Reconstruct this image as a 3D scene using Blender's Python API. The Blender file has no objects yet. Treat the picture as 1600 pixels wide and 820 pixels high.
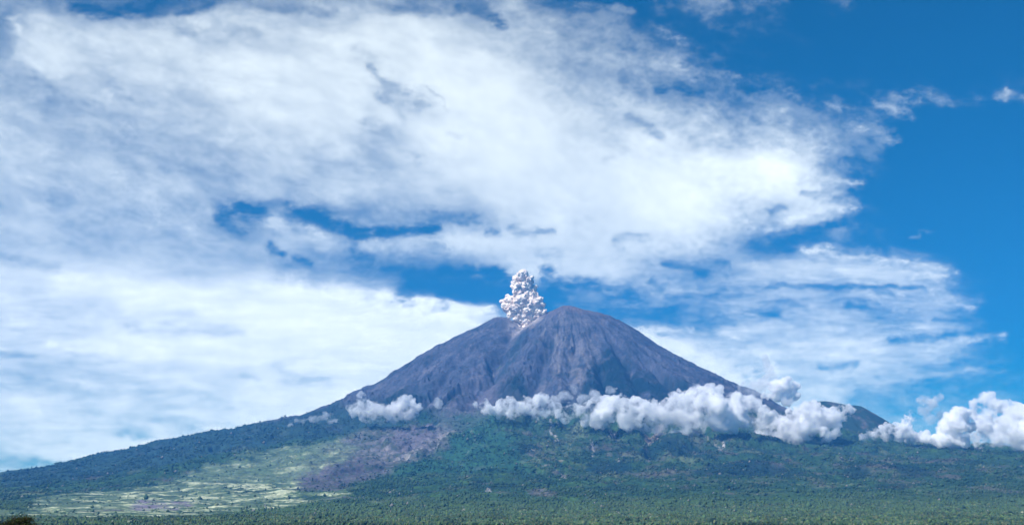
import bpy, bmesh, math, random
import numpy as np
from concurrent.futures import ThreadPoolExecutor
from mathutils import Vector, Matrix

rng = np.random.default_rng(11)
random.seed(5)
scene = bpy.context.scene
COL = scene.collection

# ------------------------------------------------------------------ helpers
PITCH = math.atan(390 / 1600)
FPX = 1600.0


def ray(px, py):
    """direction (per unit of +Y) in which a point of the photograph lies from the viewpoint"""
    u = (np.asarray(px, float) - 800) / FPX
    v = (410 - np.asarray(py, float)) / FPX
    y = math.cos(PITCH) - v * math.sin(PITCH)
    z = math.sin(PITCH) + v * math.cos(PITCH)
    return u / y, z / y          # x/Y, z/Y


def at(px, py, Y):
    a, b = ray(px, py)
    return Vector((float(a) * Y, Y, float(b) * Y))


def to_px(x, y, z):
    u, b = x / y, z / y
    # inverse of ray()
    c, s = math.cos(PITCH), math.sin(PITCH)
    v = (b * c - s) / (c + b * s)
    yy = c - v * s
    return 800 + u * yy * FPX, 410 - v * FPX


_perm = rng.permutation(256)
_perm = np.concatenate([_perm, _perm, _perm]).astype(np.int32)
_g = rng.normal(size=(256, 3)); _g /= np.linalg.norm(_g, axis=1)[:, None]
_g = _g.astype(np.float32)
_gx, _gy, _gz = [np.ascontiguousarray(_g[:, i]) for i in range(3)]


def _perlin(x, y, z):
    xi = np.floor(x); yi = np.floor(y); zi = np.floor(z)
    xf = x - xi; yf = y - yi; zf = z - zi
    xi = xi.astype(np.int32) & 255; yi = yi.astype(np.int32) & 255; zi = zi.astype(np.int32) & 255
    u = xf * xf * xf * (xf * (xf * 6 - 15) + 10)
    v = yf * yf * yf * (yf * (yf * 6 - 15) + 10)
    w = zf * zf * zf * (zf * (zf * 6 - 15) + 10)
    A = _perm[xi]; B = _perm[xi + 1]
    aa = _perm[A + yi] + zi; ab = _perm[A + yi + 1] + zi; ba = _perm[B + yi] + zi; bb = _perm[B + yi + 1] + zi
    x1 = xf - 1; y1 = yf - 1; z1 = zf - 1

    def gr(h, X, Y, Z):
        h = _perm[h]
        return _gx[h] * X + _gy[h] * Y + _gz[h] * Z

    def layer(k, Z):
        a = gr(aa + k, xf, yf, Z); a = a + u * (gr(ba + k, x1, yf, Z) - a)
        b = gr(ab + k, xf, y1, Z); b = b + u * (gr(bb + k, x1, y1, Z) - b)
        return a + v * (b - a)
    l0 = layer(0, zf)
    return (l0 + w * (layer(1, z1) - l0)) * np.float32(1.6)


_pool = ThreadPoolExecutor(4)


def perlin(x, y, z=0.0):
    x = np.asarray(x, np.float32); sh = x.shape
    y = np.broadcast_to(np.asarray(y, np.float32), sh).ravel()
    z = np.broadcast_to(np.asarray(z, np.float32), sh).ravel()
    x = x.ravel(); out = np.empty(x.size, np.float32); n = 40000

    def run(i):
        out[i:i + n] = _perlin(x[i:i + n], y[i:i + n], z[i:i + n])
    list(_pool.map(run, range(0, x.size, n)))
    return out.reshape(sh)


def fbm(x, y, z=0.0, oct=5, gain=0.5, lac=2.03):
    s = 0; a = 1; n = 0
    for i in range(oct):
        s = s + a * perlin(x + 17.3 * i, y + 9.1 * i, z + 3.7 * i)
        n += a; a *= gain; x = x * lac; y = y * lac; z = z * lac
    return s / n


def ridged(x, y, z=0.0, oct=4, gain=0.5, lac=2.05):
    s = 0; a = 1; n = 0
    for i in range(oct):
        s = s + a * (1 - 2 * np.abs(perlin(x + 5.3 * i, y + 7.7 * i, z + 1.9 * i)))
        n += a; a *= gain; x = x * lac; y = y * lac; z = z * lac
    return s / n


def sstep(a, b, x):
    t = np.clip((x - a) / (b - a), 0, 1)
    return t * t * (3 - 2 * t)


def mat(name):
    m = bpy.data.materials.new(name); m.use_nodes = True
    nt = m.node_tree; nt.nodes.clear()
    out = nt.nodes.new('ShaderNodeOutputMaterial')
    return m, nt, out


def grid_mesh(name, V, nr, nc, mask=None, smooth=True, attrs=None):
    """V (nr*nc,3) grid -> mesh object; mask (nr-1,nc-1) says which quads to keep"""
    idx = np.arange(nr * nc).reshape(nr, nc)
    q = np.stack([idx[:-1, :-1], idx[:-1, 1:], idx[1:, 1:], idx[1:, :-1]], -1)
    q = q[mask] if mask is not None else q.reshape(-1, 4)
    used = np.zeros(nr * nc, bool); used[q.ravel()] = True
    remap = np.cumsum(used) - 1
    q = remap[q]; V = V[used]
    me = bpy.data.meshes.new(name)
    me.vertices.add(len(V)); me.vertices.foreach_set('co', V.astype(np.float32).ravel())
    me.loops.add(q.size); me.loops.foreach_set('vertex_index', q.astype(np.int32).ravel())
    me.polygons.add(len(q))
    me.polygons.foreach_set('loop_start', np.arange(0, q.size, 4, dtype=np.int32))
    me.polygons.foreach_set('loop_total', np.full(len(q), 4, np.int32))
    me.polygons.foreach_set('use_smooth', np.full(len(q), smooth, bool))
    for k, A in (attrs or {}).items():
        A = A[used]
        if A.ndim == 1:
            at_ = me.attributes.new(k, 'FLOAT', 'POINT'); at_.data.foreach_set('value', A.astype(np.float32))
        else:
            at_ = me.attributes.new(k, 'FLOAT_COLOR', 'POINT')
            at_.data.foreach_set('color', np.concatenate([A, np.ones((len(A), 1))], 1).astype(np.float32).ravel())
    me.update(calc_edges=True)
    ob = bpy.data.objects.new(name, me); COL.objects.link(ob)
    return ob


def tri_mesh(name, V, F, smooth=False, attrs=None, parent=None):
    me = bpy.data.meshes.new(name)
    me.vertices.add(len(V)); me.vertices.foreach_set('co', V.astype(np.float32).ravel())
    me.loops.add(F.size); me.loops.foreach_set('vertex_index', F.astype(np.int32).ravel())
    me.polygons.add(len(F))
    n = F.shape[1]
    me.polygons.foreach_set('loop_start', np.arange(0, F.size, n, dtype=np.int32))
    me.polygons.foreach_set('loop_total', np.full(len(F), n, np.int32))
    me.polygons.foreach_set('use_smooth', np.full(len(F), smooth, bool))
    for k, A in (attrs or {}).items():
        at_ = me.attributes.new(k, 'FLOAT_COLOR', 'POINT')
        at_.data.foreach_set('color', np.concatenate([A, np.ones((len(A), 1))], 1).astype(np.float32).ravel())
    me.update(calc_edges=True)
    ob = bpy.data.objects.new(name, me); COL.objects.link(ob)
    if parent: ob.parent = parent
    return ob


def tag(o, label=None, cat=None, group=None, kind=None):
    if label: o['label'] = label
    if cat: o['category'] = cat
    if group: o['group'] = group
    if kind: o['kind'] = kind
    return o


# ------------------------------------------------------------------ sun, sky
SUN_EL = math.radians(43)
SUN_AZ = math.radians(229)          # clockwise from +Y: behind the viewpoint, to the left
to_sun = Vector((math.sin(SUN_AZ) * math.cos(SUN_EL), math.cos(SUN_AZ) * math.cos(SUN_EL), math.sin(SUN_EL)))
ld = bpy.data.lights.new('sun', 'SUN'); ld.energy = 5.0; ld.angle = math.radians(0.5); ld.color = (1, .95, .88)
sun = bpy.data.objects.new('sun', ld); COL.objects.link(sun)
sun.rotation_euler = to_sun.to_track_quat('Z', 'Y').to_euler()

w = bpy.data.worlds.new('World'); scene.world = w; w.use_nodes = True
nt = w.node_tree; nt.nodes.clear()
wo = nt.nodes.new('ShaderNodeOutputWorld'); bg = nt.nodes.new('ShaderNodeBackground')
sk = nt.nodes.new('ShaderNodeTexSky'); sk.sky_type = 'NISHITA'; sk.sun_disc = False
sk.sun_elevation = SUN_EL; sk.sun_rotation = SUN_AZ; sk.altitude = 400
sk.air_density = 1.0; sk.dust_density = 0.0; sk.ozone_density = 4.0
hs = nt.nodes.new('ShaderNodeVectorMath'); hs.operation = 'MULTIPLY'; hs.inputs[1].default_value = (.0, .450, .62)
nt.links.new(sk.outputs[0], hs.inputs[0])
nt.links.new(hs.outputs[0], bg.inputs['Color'])
bg.inputs['Strength'].default_value = 0.10
nt.links.new(bg.outputs[0], wo.inputs['Surface'])

# ------------------------------------------------------------------ camera
cd = bpy.data.cameras.new('camera'); cam = bpy.data.objects.new('camera', cd); COL.objects.link(cam)
cd.sensor_width = 36; cd.lens = 36 * FPX / 1600
cam.rotation_euler = (math.pi / 2 + PITCH, 0, 0)
cd.clip_start = 0.5; cd.clip_end = 300000
scene.camera = cam

# ------------------------------------------------------------------ landform
SX, SY, SZ = 811.0, 15000.0, 2990.0
front_r = np.array([0, 350, 700, 1000, 2000, 3000, 4000, 5000, 6000, 7000, 8000, 9000, 10000, 11500, 13500, 16000, 30000], float)
front_h = np.array([2990, 2890, 2640, 2400, 1640, 1090, 750, 500, 320, 190, 100, 30, -15, -40, -58, -60, -60], float)
KR = np.array([0, 300, 600, 850, 1000, 1300, 1700, 2200, 2800, 3300, 3900, 4500, 5300, 6200, 7200, 8300, 9500, 12000, 16000, 30000], float)
hl = np.interp(KR, [0, 850, 2800, 4500, 8250, 12000, 18000, 30000], [2990, 2750, 1780, 1170, 515, 200, -20, -60])
hr = np.interp(KR, [0, 950, 2600, 3190, 4875, 6750, 12000, 30000], [2990, 2700, 1780, 1450, 900, 820, 500, -60])
hb = np.interp(KR, [0, 1000, 3000, 6000, 12000, 30000], [2950, 2300, 1100, 600, 200, 0])


def pchip(xk, yk, x):
    h = np.diff(xk); d = np.diff(yk) / h
    m = np.zeros_like(yk)
    w1 = 2 * h[1:] + h[:-1]; w2 = h[1:] + 2 * h[:-1]
    ok = d[1:] * d[:-1] > 0
    with np.errstate(divide='ignore', invalid='ignore'):
        mm = (w1 + w2) / (w1 / d[:-1] + w2 / d[1:])
    m[1:-1] = np.where(ok, mm, 0); m[0] = 0 * d[0]; m[-1] = d[-1]
    x = np.clip(x, xk[0], xk[-1]); i = np.clip(np.searchsorted(xk, x, side='right') - 1, 0, len(h) - 1)
    t = (x - xk[i]) / h[i]; hh = h[i]
    return ((2 * t**3 - 3 * t**2 + 1) * yk[i] + (t**3 - 2 * t**2 + t) * hh * m[i]
            + (-2 * t**3 + 3 * t**2) * yk[i + 1] + (t**3 - t**2) * hh * m[i + 1])


def base_height(x, y):
    dx, dy = x - SX, y - SY
    r = np.hypot(dx, dy) + 1e-6
    c, s = -dy / r, dx / r
    wf = np.maximum(c, 0) ** 2; wb = np.minimum(c, 0) ** 2; ws = s * s
    side = np.where(s < 0, pchip(KR, hl, r), pchip(KR, hr, r))
    return wf * pchip(front_r, front_h, r) + wb * pchip(KR, hb, r) + ws * side


# skyline of the photograph: px -> py
sky_px = np.array([-200, 0, 40, 100, 200, 300, 400, 450, 500, 540, 580, 620, 680, 740, 776, 789, 806, 840, 862, 880, 900, 925, 950, 985, 1030, 1080, 1130, 1160, 1220, 1300, 1400, 1500, 1550, 1600, 1800], float)
sky_py = np.array([774, 745, 739, 728, 708, 690, 674, 663, 648, 630, 610, 588, 549, 518, 501.5, 496.5, 502, 494, 485, 480, 481, 487, 494, 512, 545, 575, 599, 611, 646, 678, 700, 706, 709, 706, 706], float)
fa, fb = ray(sky_px, sky_py)
az_c = np.linspace(-0.56, 0.52, 220); dist_c = np.linspace(5000, 24000, 500)
tx = np.interp(az_c, fa, fb)
for it in range(14):
    Y = dist_c[:, None]; X = az_c[None, :] * Y
    e = base_height(X, np.broadcast_to(Y, X.shape)) / Y
    k = e.argmax(0); em = e.max(0); yy = dist_c[k]; xx = az_c * yy
    rr = np.hypot(xx - SX, yy - SY)
    ratio = tx / em
    for side, tab in ((xx < SX, hl), (xx >= SX, hr)):
        o = np.argsort(rr[side]); R_ = rr[side][o]; Q = ratio[side][o]
        if len(R_) < 4: continue
        f = np.interp(KR, R_, Q, left=1, right=Q[-1])
        f[0] = 1; f[KR > 14000] = 1
        tab *= 0.35 + 0.65 * f

vent = at(822, 503, 14750)
gully = [(vent.x, 14700), (vent.x - 180, 14250), (at(783, 560, 13700).x, 13700), (at(768, 600, 13200).x, 13200), (at(740, 640, 12500).x, 12500), (at(700, 660, 12000).x, 12000)]


def slope_path(pp):
    Y = np.linspace(9000, 14950, 900); out = []
    for px, py in pp:
        a, b = ray(px, py); z = base_height(a * Y, Y)
        k = int(np.argmax(z >= b * Y)); out.append((float(a) * Y[k], float(Y[k])))
    return out


ravines = [slope_path(p) for p in (
    [(868, 512), (858, 545), (842, 585), (838, 625), (825, 665)],
    [(893, 505), (900, 540), (888, 575), (893, 620), (885, 670)],
    [(915, 508), (928, 545), (942, 590), (948, 640), (965, 690)],
    [(945, 530), (975, 565), (1000, 610), (1015, 660), (1018, 720)],
    [(985, 545), (1030, 590), (1085, 640), (1125, 700)],
    [(745, 540), (705, 580), (680, 620), (640, 650)])]


def seg_dist(x, y, pts):
    best = np.full(np.shape(x), 1e9); along = np.zeros(np.shape(x))
    L = 0
    for (ax, ay), (bx, by) in zip(pts[:-1], pts[1:]):
        ux, uy = bx - ax, by - ay; l = math.hypot(ux, uy)
        t = np.clip(((x - ax) * ux + (y - ay) * uy) / (l * l), 0, 1)
        d = np.hypot(x - ax - t * ux, y - ay - t * uy)
        b = d < best
        best = np.where(b, d, best); along = np.where(b, L + t * l, along)
        L += l
    return best, along


def height(x, y, detail=True):
    z = base_height(x, y)
    dx, dy = x - SX, y - SY
    r = np.hypot(dx, dy) + 1e-6
    ang = np.arctan2(dx, -dy)
    # ravine running down from the vent
    gd, gl = seg_dist(x, y, gully)
    z = z - 95 * np.exp(-(gd / 120) ** 2) * sstep(3200, 2000, gl) - 40 * np.exp(-(gd / 330) ** 2) * sstep(3600, 2400, gl)
    for G in ravines:
        gd, gl = seg_dist(x, y, G)
        z = z - 85 * np.exp(-(gd / 75) ** 2) * sstep(0, 500, gl) - 30 * np.exp(-(gd / 200) ** 2) * sstep(0, 400, gl)
    # near rise under the viewpoint
    dn = np.hypot(x, y)
    z = z + 42 * np.exp(-(dn / 330) ** 2)
    if not detail:
        return z
    lr = np.log(r + 250) * 2.2
    k = 6.5
    wob = 0.22 * fbm(dx / 700, dy / 700, 3.3, 5, .6)
    ca, sa = np.cos(ang + wob), np.sin(ang + wob)
    n1 = ridged(ca * k, sa * k, lr * 0.35, 4, 0.55)          # radial spurs
    n2 = ridged(ca * 22, sa * 22, lr * 0.6 + 9, 4, 0.55)
    amp = np.interp(r, [0, 300, 1200, 2600, 4500, 7000, 9500, 12000], [0, 12, 72, 140, 125, 50, 16, 3])
    z = z + amp * (n1 - 0.15) + 0.26 * amp * n2 * (.4 + 1.2 * sstep(-.3, .4, perlin(dx / 500, dy / 500, 8.8)))
    hills = fbm(x / 700, y / 700, 1.0, 5) * np.interp(r, [0, 1500, 3500, 6000, 9000, 11000], [0, 10, 75, 80, 24, 5])
    z = z + hills
    rock = fbm(x / 120, y / 120, z / 160, 5, 0.62) * np.interp(r, [0, 800, 2600, 3600], [15, 24, 24, 6])
    z = z + rock
    return z


# ---- polar grid about the viewpoint, fine inside the view, coarser outside
az_f = np.concatenate([np.linspace(-1.15, -0.60, 60, endpoint=False), np.linspace(-0.60, 0.60, 1400), np.linspace(0.60, 1.15, 60)[1:]])
yd = [-300.0]
yd = list(np.linspace(15, 3000, 70)) + list(np.geomspace(3030, 17200, 950)) + list(np.linspace(17300, 17900, 6))
yd = np.array(yd)
GY = yd[:, None] * np.ones_like(az_f)[None, :]
GX = az_f[None, :] * (GY + 0)
GZ = height(GX, GY)
r_ = np.hypot(GX - SX, GY - SY)
# canopy roughness of the forested slopes
px_, py_ = to_px(GX, GY, GZ)


# ---- colour zones, laid out on the land in plan coordinates (bearing, log distance)
def hit(px, py):
    """ground point seen at a pixel of the photograph (ray against the smooth landform)"""
    a, b = ray(px, py)
    Y = np.linspace(3300, 16500, 2600)
    z = base_height(a * Y, Y)
    k = np.argmax(z >= b * Y)
    if not (z >= b * Y).any(): k = len(Y) - 1
    return float(a), math.log(Y[k])


_A = GX / GY; _B = np.log(GY) * 0.45
_warps = {}


def zone(pts, soft=0.010, warp=0.012, seed=0.0, wf=60):
    if wf not in _warps:
        _warps[wf] = (fbm(_A * wf, _B * wf, 1.7, 5, 0.6), fbm(_A * wf, _B * wf, 31.7, 5, 0.6))
    P = np.array([hit(*p) for p in pts]); P[:, 1] *= 0.45
    g = warp + soft + .004
    cols = np.where((_A[0] > P[:, 0].min() - g) & (_A[0] < P[:, 0].max() + g))[0]
    rows = np.where((_B[:, 0] > P[:, 1].min() - g) & (_B[:, 0] < P[:, 1].max() + g))[0]
    full = np.zeros(GX.shape)
    if len(cols) < 2 or len(rows) < 2: return full
    S = (slice(rows[0], rows[-1] + 1), slice(cols[0], cols[-1] + 1))
    w_ = _warps[wf]
    A = _A[S] + w_[0][S] * warp; B = _B[S] + w_[1][S] * warp
    inside = np.zeros(A.shape, bool); D = np.full(A.shape, 1e9)
    n = len(P)
    for i in range(n):
        x0, y0 = P[i]; x1, y1 = P[(i + 1) % n]
        c = ((y0 > B) != (y1 > B))
        xi = (x1 - x0) * (B - y0) / (y1 - y0 + 1e-12) + x0
        inside ^= c & (A < xi)
        ux, uy = x1 - x0, y1 - y0
        t = np.clip(((A - x0) * ux + (B - y0) * uy) / (ux * ux + uy * uy + 1e-12), 0, 1)
        D = np.minimum(D, (A - x0 - t * ux) ** 2 + (B - y0 - t * uy) ** 2)
    D = np.sqrt(D)
    full[S] = sstep(-soft, soft, np.where(inside, D, -D))
    return full


def trail(pts, w0, w1):
    L = []; Rr = []
    n = len(pts)
    for i, (x, y) in enumerate(pts):
        w_ = w0 + (w1 - w0) * i / (n - 1)
        L.append((x - w_, y)); Rr.append((x + w_, y))
    return L + Rr[::-1]


def mixc(C, col, m):
    m = np.clip(m, 0, 1)[..., None]
    return C * (1 - m) + np.array(col) * m


n_big = fbm(GX / 900, GY / 900, 4.0, 5, 0.6)
n_mid = fbm(GX / 220, GY / 220, 8.0, 5, 0.6)
n_fine = fbm(GX / 60, GY / 60, 2.0, 3, 0.6)
C = np.zeros(GX.shape + (3,)) + np.array([.022, .058, .030])
C = mixc(C, (.040, .090, .030), sstep(-.1, .35, n_mid))
C = mixc(C, (.075, .090, .060), sstep(.15, .5, n_big + .3 * n_fine) * .7)
C = mixc(C, (.012, .034, .026), sstep(.08, .35, fbm(GX / 520, GY / 700, 14.0, 5, .6)) * .9)
C = mixc(C, (.120, .150, .085), sstep(.12, .42, fbm(GX / 480, GY / 800, 19.0, 5, .65)) * .8)
C = mixc(C, (.110, .095, .105), sstep(.16, .42, fbm(GX / 380, GY / 600, 29.0, 5, .65)) * .7)
# bare upper cone: ash and scree
treeline = GZ + 260 * n_big + 160 * n_mid
bare = sstep(1000, 1350, treeline)
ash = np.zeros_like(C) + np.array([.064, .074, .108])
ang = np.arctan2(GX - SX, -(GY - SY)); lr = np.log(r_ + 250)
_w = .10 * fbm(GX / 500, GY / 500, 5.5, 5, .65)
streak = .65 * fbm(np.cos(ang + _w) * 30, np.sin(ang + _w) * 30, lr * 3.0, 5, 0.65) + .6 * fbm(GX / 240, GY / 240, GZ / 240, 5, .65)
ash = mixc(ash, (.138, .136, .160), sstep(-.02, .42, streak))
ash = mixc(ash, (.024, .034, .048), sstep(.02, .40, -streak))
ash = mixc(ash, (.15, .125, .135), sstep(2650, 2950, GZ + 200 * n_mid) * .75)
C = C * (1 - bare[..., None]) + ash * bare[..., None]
if True:
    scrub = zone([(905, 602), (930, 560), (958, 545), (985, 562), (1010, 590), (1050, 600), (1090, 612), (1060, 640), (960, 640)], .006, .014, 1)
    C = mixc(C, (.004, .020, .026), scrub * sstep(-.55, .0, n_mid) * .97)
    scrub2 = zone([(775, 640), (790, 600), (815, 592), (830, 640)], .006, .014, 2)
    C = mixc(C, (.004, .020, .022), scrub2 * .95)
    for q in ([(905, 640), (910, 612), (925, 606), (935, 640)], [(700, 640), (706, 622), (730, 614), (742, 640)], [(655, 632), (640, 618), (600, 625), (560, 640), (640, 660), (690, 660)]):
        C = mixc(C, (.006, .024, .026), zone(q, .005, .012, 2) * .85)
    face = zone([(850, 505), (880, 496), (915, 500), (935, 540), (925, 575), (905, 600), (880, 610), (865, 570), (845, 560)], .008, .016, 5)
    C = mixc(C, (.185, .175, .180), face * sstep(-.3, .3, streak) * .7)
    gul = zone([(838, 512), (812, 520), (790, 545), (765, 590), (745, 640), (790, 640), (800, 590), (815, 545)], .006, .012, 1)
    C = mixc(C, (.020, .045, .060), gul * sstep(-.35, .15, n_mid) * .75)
    lahar = zone([(838, 632), (790, 640), (690, 672), (600, 682), (520, 700), (455, 742), (462, 770), (520, 768), (600, 742), (690, 708), (720, 678), (800, 655)], .012, .020, 3)
    C = mixc(C, (.150, .142, .155), lahar * (.30 + .70 * sstep(-.25, .25, n_mid + .5 * n_fine)) * .9)
    pink = zone([(600, 700), (650, 672), (730, 655), (720, 676), (690, 690), (640, 712), (590, 725)], .006, .012, 3)
    C = mixc(C, (.22, .20, .21), pink * sstep(-.25, .25, n_mid + .5 * n_fine) * .75)
    C = mixc(C, (.38, .35, .35), zone(trail([(612, 727), (650, 712), (668, 702), (690, 694), (706, 684)], 6, 6), .001, .004, 0, 190) * sstep(-.3, .1, n_fine) * .7)
    up = zone([(590, 700), (640, 672), (690, 645), (735, 600), (800, 590), (790, 625), (760, 650), (728, 668), (700, 690), (640, 715)], .012, .020, 3)
    C = mixc(C, (.115, .108, .140), up * (.35 + .65 * sstep(-.3, .15, n_mid + .5 * n_fine)) * .9)
    lahar = np.maximum(lahar, up)
    lahar2 = zone([(465, 770), (470, 745), (560, 722), (600, 735), (545, 765)], .006, .012, 4)
    C = mixc(C, (.080, .074, .105), lahar2 * sstep(-.3, .2, n_fine) * .8)
    fields = zone([(20, 800), (55, 790), (60, 780), (170, 770), (250, 758), (310, 740), (400, 714), (520, 695), (560, 705), (545, 730), (470, 748), (470, 775), (560, 765), (540, 778), (420, 799), (300, 808), (100, 811), (-60, 808), (-60, 797)], .006, .016, 5)
    st = fbm(GX / 300 + 1.2 * n_big, np.log(GY) * 42 + 1.4 * n_big + .6 * n_mid, 6.0, 6, 0.68)
    C = mixc(C, (.13, .19, .11), fields * .7 * sstep(-.45, .1, n_mid + n_big))
    bright = zone([(20, 806), (50, 786), (165, 770), (250, 764), (300, 762), (400, 756), (470, 760), (480, 780), (560, 768), (520, 784), (400, 799), (250, 806), (100, 809)], .008, .016, 5)
    C = mixc(C, (.28, .34, .18), fields * sstep(-.05, .2, st) * (.25 + .55 * bright))
    C = mixc(C, (.52, .55, .37), fields * sstep(.10 - .09 * bright, .36 - .06 * bright, st) * (.45 + .5 * bright))
    C = mixc(C, (.05, .08, .06), fields * sstep(.12, .4, -st) * .8)
    fpurp = zone([(200, 797), (215, 785), (290, 783), (300, 792), (260, 798)], .005, .010, 6)
    C = mixc(C, (.20, .16, .24), fpurp * sstep(-.2, .15, n_mid) * .75)
    band = zone([(0, 745), (200, 708), (400, 674), (530, 640), (560, 655), (640, 665), (560, 690), (400, 705), (250, 735), (130, 752), (0, 768)], .007, .010, 7)
    C = mixc(C, (.020, .050, .060), band * .8)
# pale landslide scars and stream beds under the clouds
for k, (pts, w0, w1) in enumerate([
        ([(858, 655), (863, 668), (857, 680), (868, 688), (872, 697)], 1.0, 2.6), ([(866, 652), (872, 664), (866, 676)], 1.2, 1.0), ([(878, 690), (868, 698)], 2, 1),
        ([(948, 662), (955, 680), (962, 694)], 1.0, 3.0), ([(962, 676), (952, 688)], 1.5, 1.0), ([(925, 700), (928, 718)], .8, 1.6),
        ([(1010, 676), (1014, 690), (1010, 705)], 3, 1.5), ([(1013, 712), (1016, 732)], 1.0, 3.2),
        ([(1118, 676), (1124, 692), (1132, 708)], .8, 2.4), ([(1098, 690), (1116, 702), (1134, 712)], .8, 2.0), ([(1134, 733), (1152, 738)], 2, 1),
        ([(1060, 700), (1092, 716)], .8, 1.2), ([(738, 690), (745, 705), (728, 716)], 1.0, 1.4), ([(700, 690), (690, 700), (672, 708)], 1.5, 3),
        ([(880, 745), (884, 752)], 1, 2), ([(762, 770), (766, 776)], 2, 2), ([(1431, 784), (1433, 786)], 1.5, 1.5), 
        ([(1240, 770), (1252, 772)], 1, 1)]):
    C = mixc(C, (.46, .42, .42), zone(trail(pts, w0 * .8, w1 * .7), .0010, .0050, 0, 190) * sstep(-.35, .2, n_fine) * .8)
C = mixc(C, (.33, .23, .20), zone([(1008, 668), (1035, 668), (1030, 694), (1010, 690)], .003, .010, 41, 120) * .7)
# brown dry patches on the low right slopes
dry = zone([(880, 690), (1300, 700), (1590, 730), (1590, 770), (1200, 770), (900, 745)], .02, .03, 9)
C = mixc(C, (.085, .075, .075), dry * sstep(-.05, .4, n_mid + .5 * n_big) * .7)
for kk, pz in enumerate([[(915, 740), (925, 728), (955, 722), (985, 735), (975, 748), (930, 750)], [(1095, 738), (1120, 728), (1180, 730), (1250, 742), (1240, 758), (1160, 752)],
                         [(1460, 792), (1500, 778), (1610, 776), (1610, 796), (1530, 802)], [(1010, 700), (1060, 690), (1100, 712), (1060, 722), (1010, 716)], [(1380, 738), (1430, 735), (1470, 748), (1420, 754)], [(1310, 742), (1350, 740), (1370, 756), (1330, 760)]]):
    C = mixc(C, (.008, .028, .030), zone(pz, .006, .018, 60 + kk) * .85)  # dark patches of cloud shade painted into the slope colour
lush = zone([(640, 650), (760, 655), (800, 690), (830, 745), (700, 745), (600, 745), (720, 690)], .012, .02, 70)
C = mixc(C, (.022, .085, .055), lush * .6)
specks = zone([(830, 700), (890, 700), (900, 745), (825, 745)], .012, .02, 10)
C = mixc(C, (.17, .16, .13), specks * sstep(.1, .4, n_fine) * .8)
# near vegetation is brighter green
near = sstep(math.log(7200), math.log(5600), np.log(GY) + .12 * n_mid)
C = mixc(C, (.060, .105, .032), near * .75 * (1 - fields if True else 1))
# ash fallen beside the vent
av = np.hypot(GX - vent.x + 60 * (14650 - GY) / 300, (GY - 14560) * .62)
C = mixc(C, (.45, .40, .39), sstep(330, 120, av + 90 * n_mid + 60 * streak) * .8)

forest = (1 - bare) * (1 - .96 * fields) * (1 - .9 * lahar)
cell = ridged(GX / 26, GY / 26, 5.0, 2, .6)
GZ2 = GZ + forest * (5.5 * cell + 5.0 * perlin(GX / 55, GY / 55, 7.0)) * sstep(3500, 5500, GY)
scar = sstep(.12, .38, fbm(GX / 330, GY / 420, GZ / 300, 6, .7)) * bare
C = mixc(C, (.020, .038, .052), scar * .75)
C = C * (1 + .30 * (forest * cell)[..., None]) * (1 + .22 * n_fine[..., None])
C = np.clip(C, .004, .8)
V = np.stack([GX, GY, GZ2], -1).reshape(-1, 3)
nr, nc = GX.shape
far = (yd[:-1] > 6000)[:, None] & np.ones(nc - 1, bool)[None, :]


def land_material(name, scale):
    m, nt, out = mat(name)
    b = nt.nodes.new('ShaderNodeBsdfPrincipled'); b.inputs['Roughness'].default_value = 0.95
    b.inputs['Specular IOR Level'].default_value = 0.1
    a = nt.nodes.new('ShaderNodeAttribute'); a.attribute_name = 'land'
    tc = nt.nodes.new('ShaderNodeTexCoord')
    n = nt.nodes.new('ShaderNodeTexNoise'); n.inputs['Scale'].default_value = scale; n.inputs['Detail'].default_value = 5
    n.inputs['Roughness'].default_value = .7
    nt.links.new(tc.outputs['Object'], n.inputs['Vector'])
    mr = nt.nodes.new('ShaderNodeMapRange')
    mr.inputs['From Min'].default_value = .3; mr.inputs['From Max'].default_value = .7
    mr.inputs['To Min'].default_value = .55; mr.inputs['To Max'].default_value = 1.45
    nt.links.new(n.outputs['Fac'], mr.inputs['Value'])
    vm = nt.nodes.new('ShaderNodeVectorMath'); vm.operation = 'SCALE'
    nt.links.new(a.outputs['Color'], vm.inputs[0]); nt.links.new(mr.outputs[0], vm.inputs['Scale'])
    nt.links.new(vm.outputs[0], b.inputs['Base Color'])
    nt.links.new(b.outputs[0], out.inputs['Surface'])
    return m


m_land = land_material('volcanic_slope', 1 / 34)
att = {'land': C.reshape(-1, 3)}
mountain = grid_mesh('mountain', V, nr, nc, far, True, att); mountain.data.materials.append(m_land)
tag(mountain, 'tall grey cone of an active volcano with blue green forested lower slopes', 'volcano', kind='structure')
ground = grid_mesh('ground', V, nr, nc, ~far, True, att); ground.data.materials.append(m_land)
tag(ground, kind='structure')

# the land behind and beside the viewpoint, beyond the fan above
nx = 60
bx = np.linspace(-19000, 19000, nx); by = np.linspace(-3500, 17900, 50)
BX, BY = np.meshgrid(bx, by)
BZ = height(BX, BY, False)
inside = np.abs(BX / np.maximum(BY, 1)) < 1.12
BZ = BZ - np.where(inside & (BY > 0), 90, 4)
Cb = np.zeros((BX.size, 3)) + np.array([.05, .09, .035])
outer = grid_mesh('terrain', np.stack([BX, BY, BZ], -1).reshape(-1, 3), 50, nx, None, True, {'land': Cb})
outer.data.materials.append(m_land); tag(outer, kind='structure')

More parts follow.
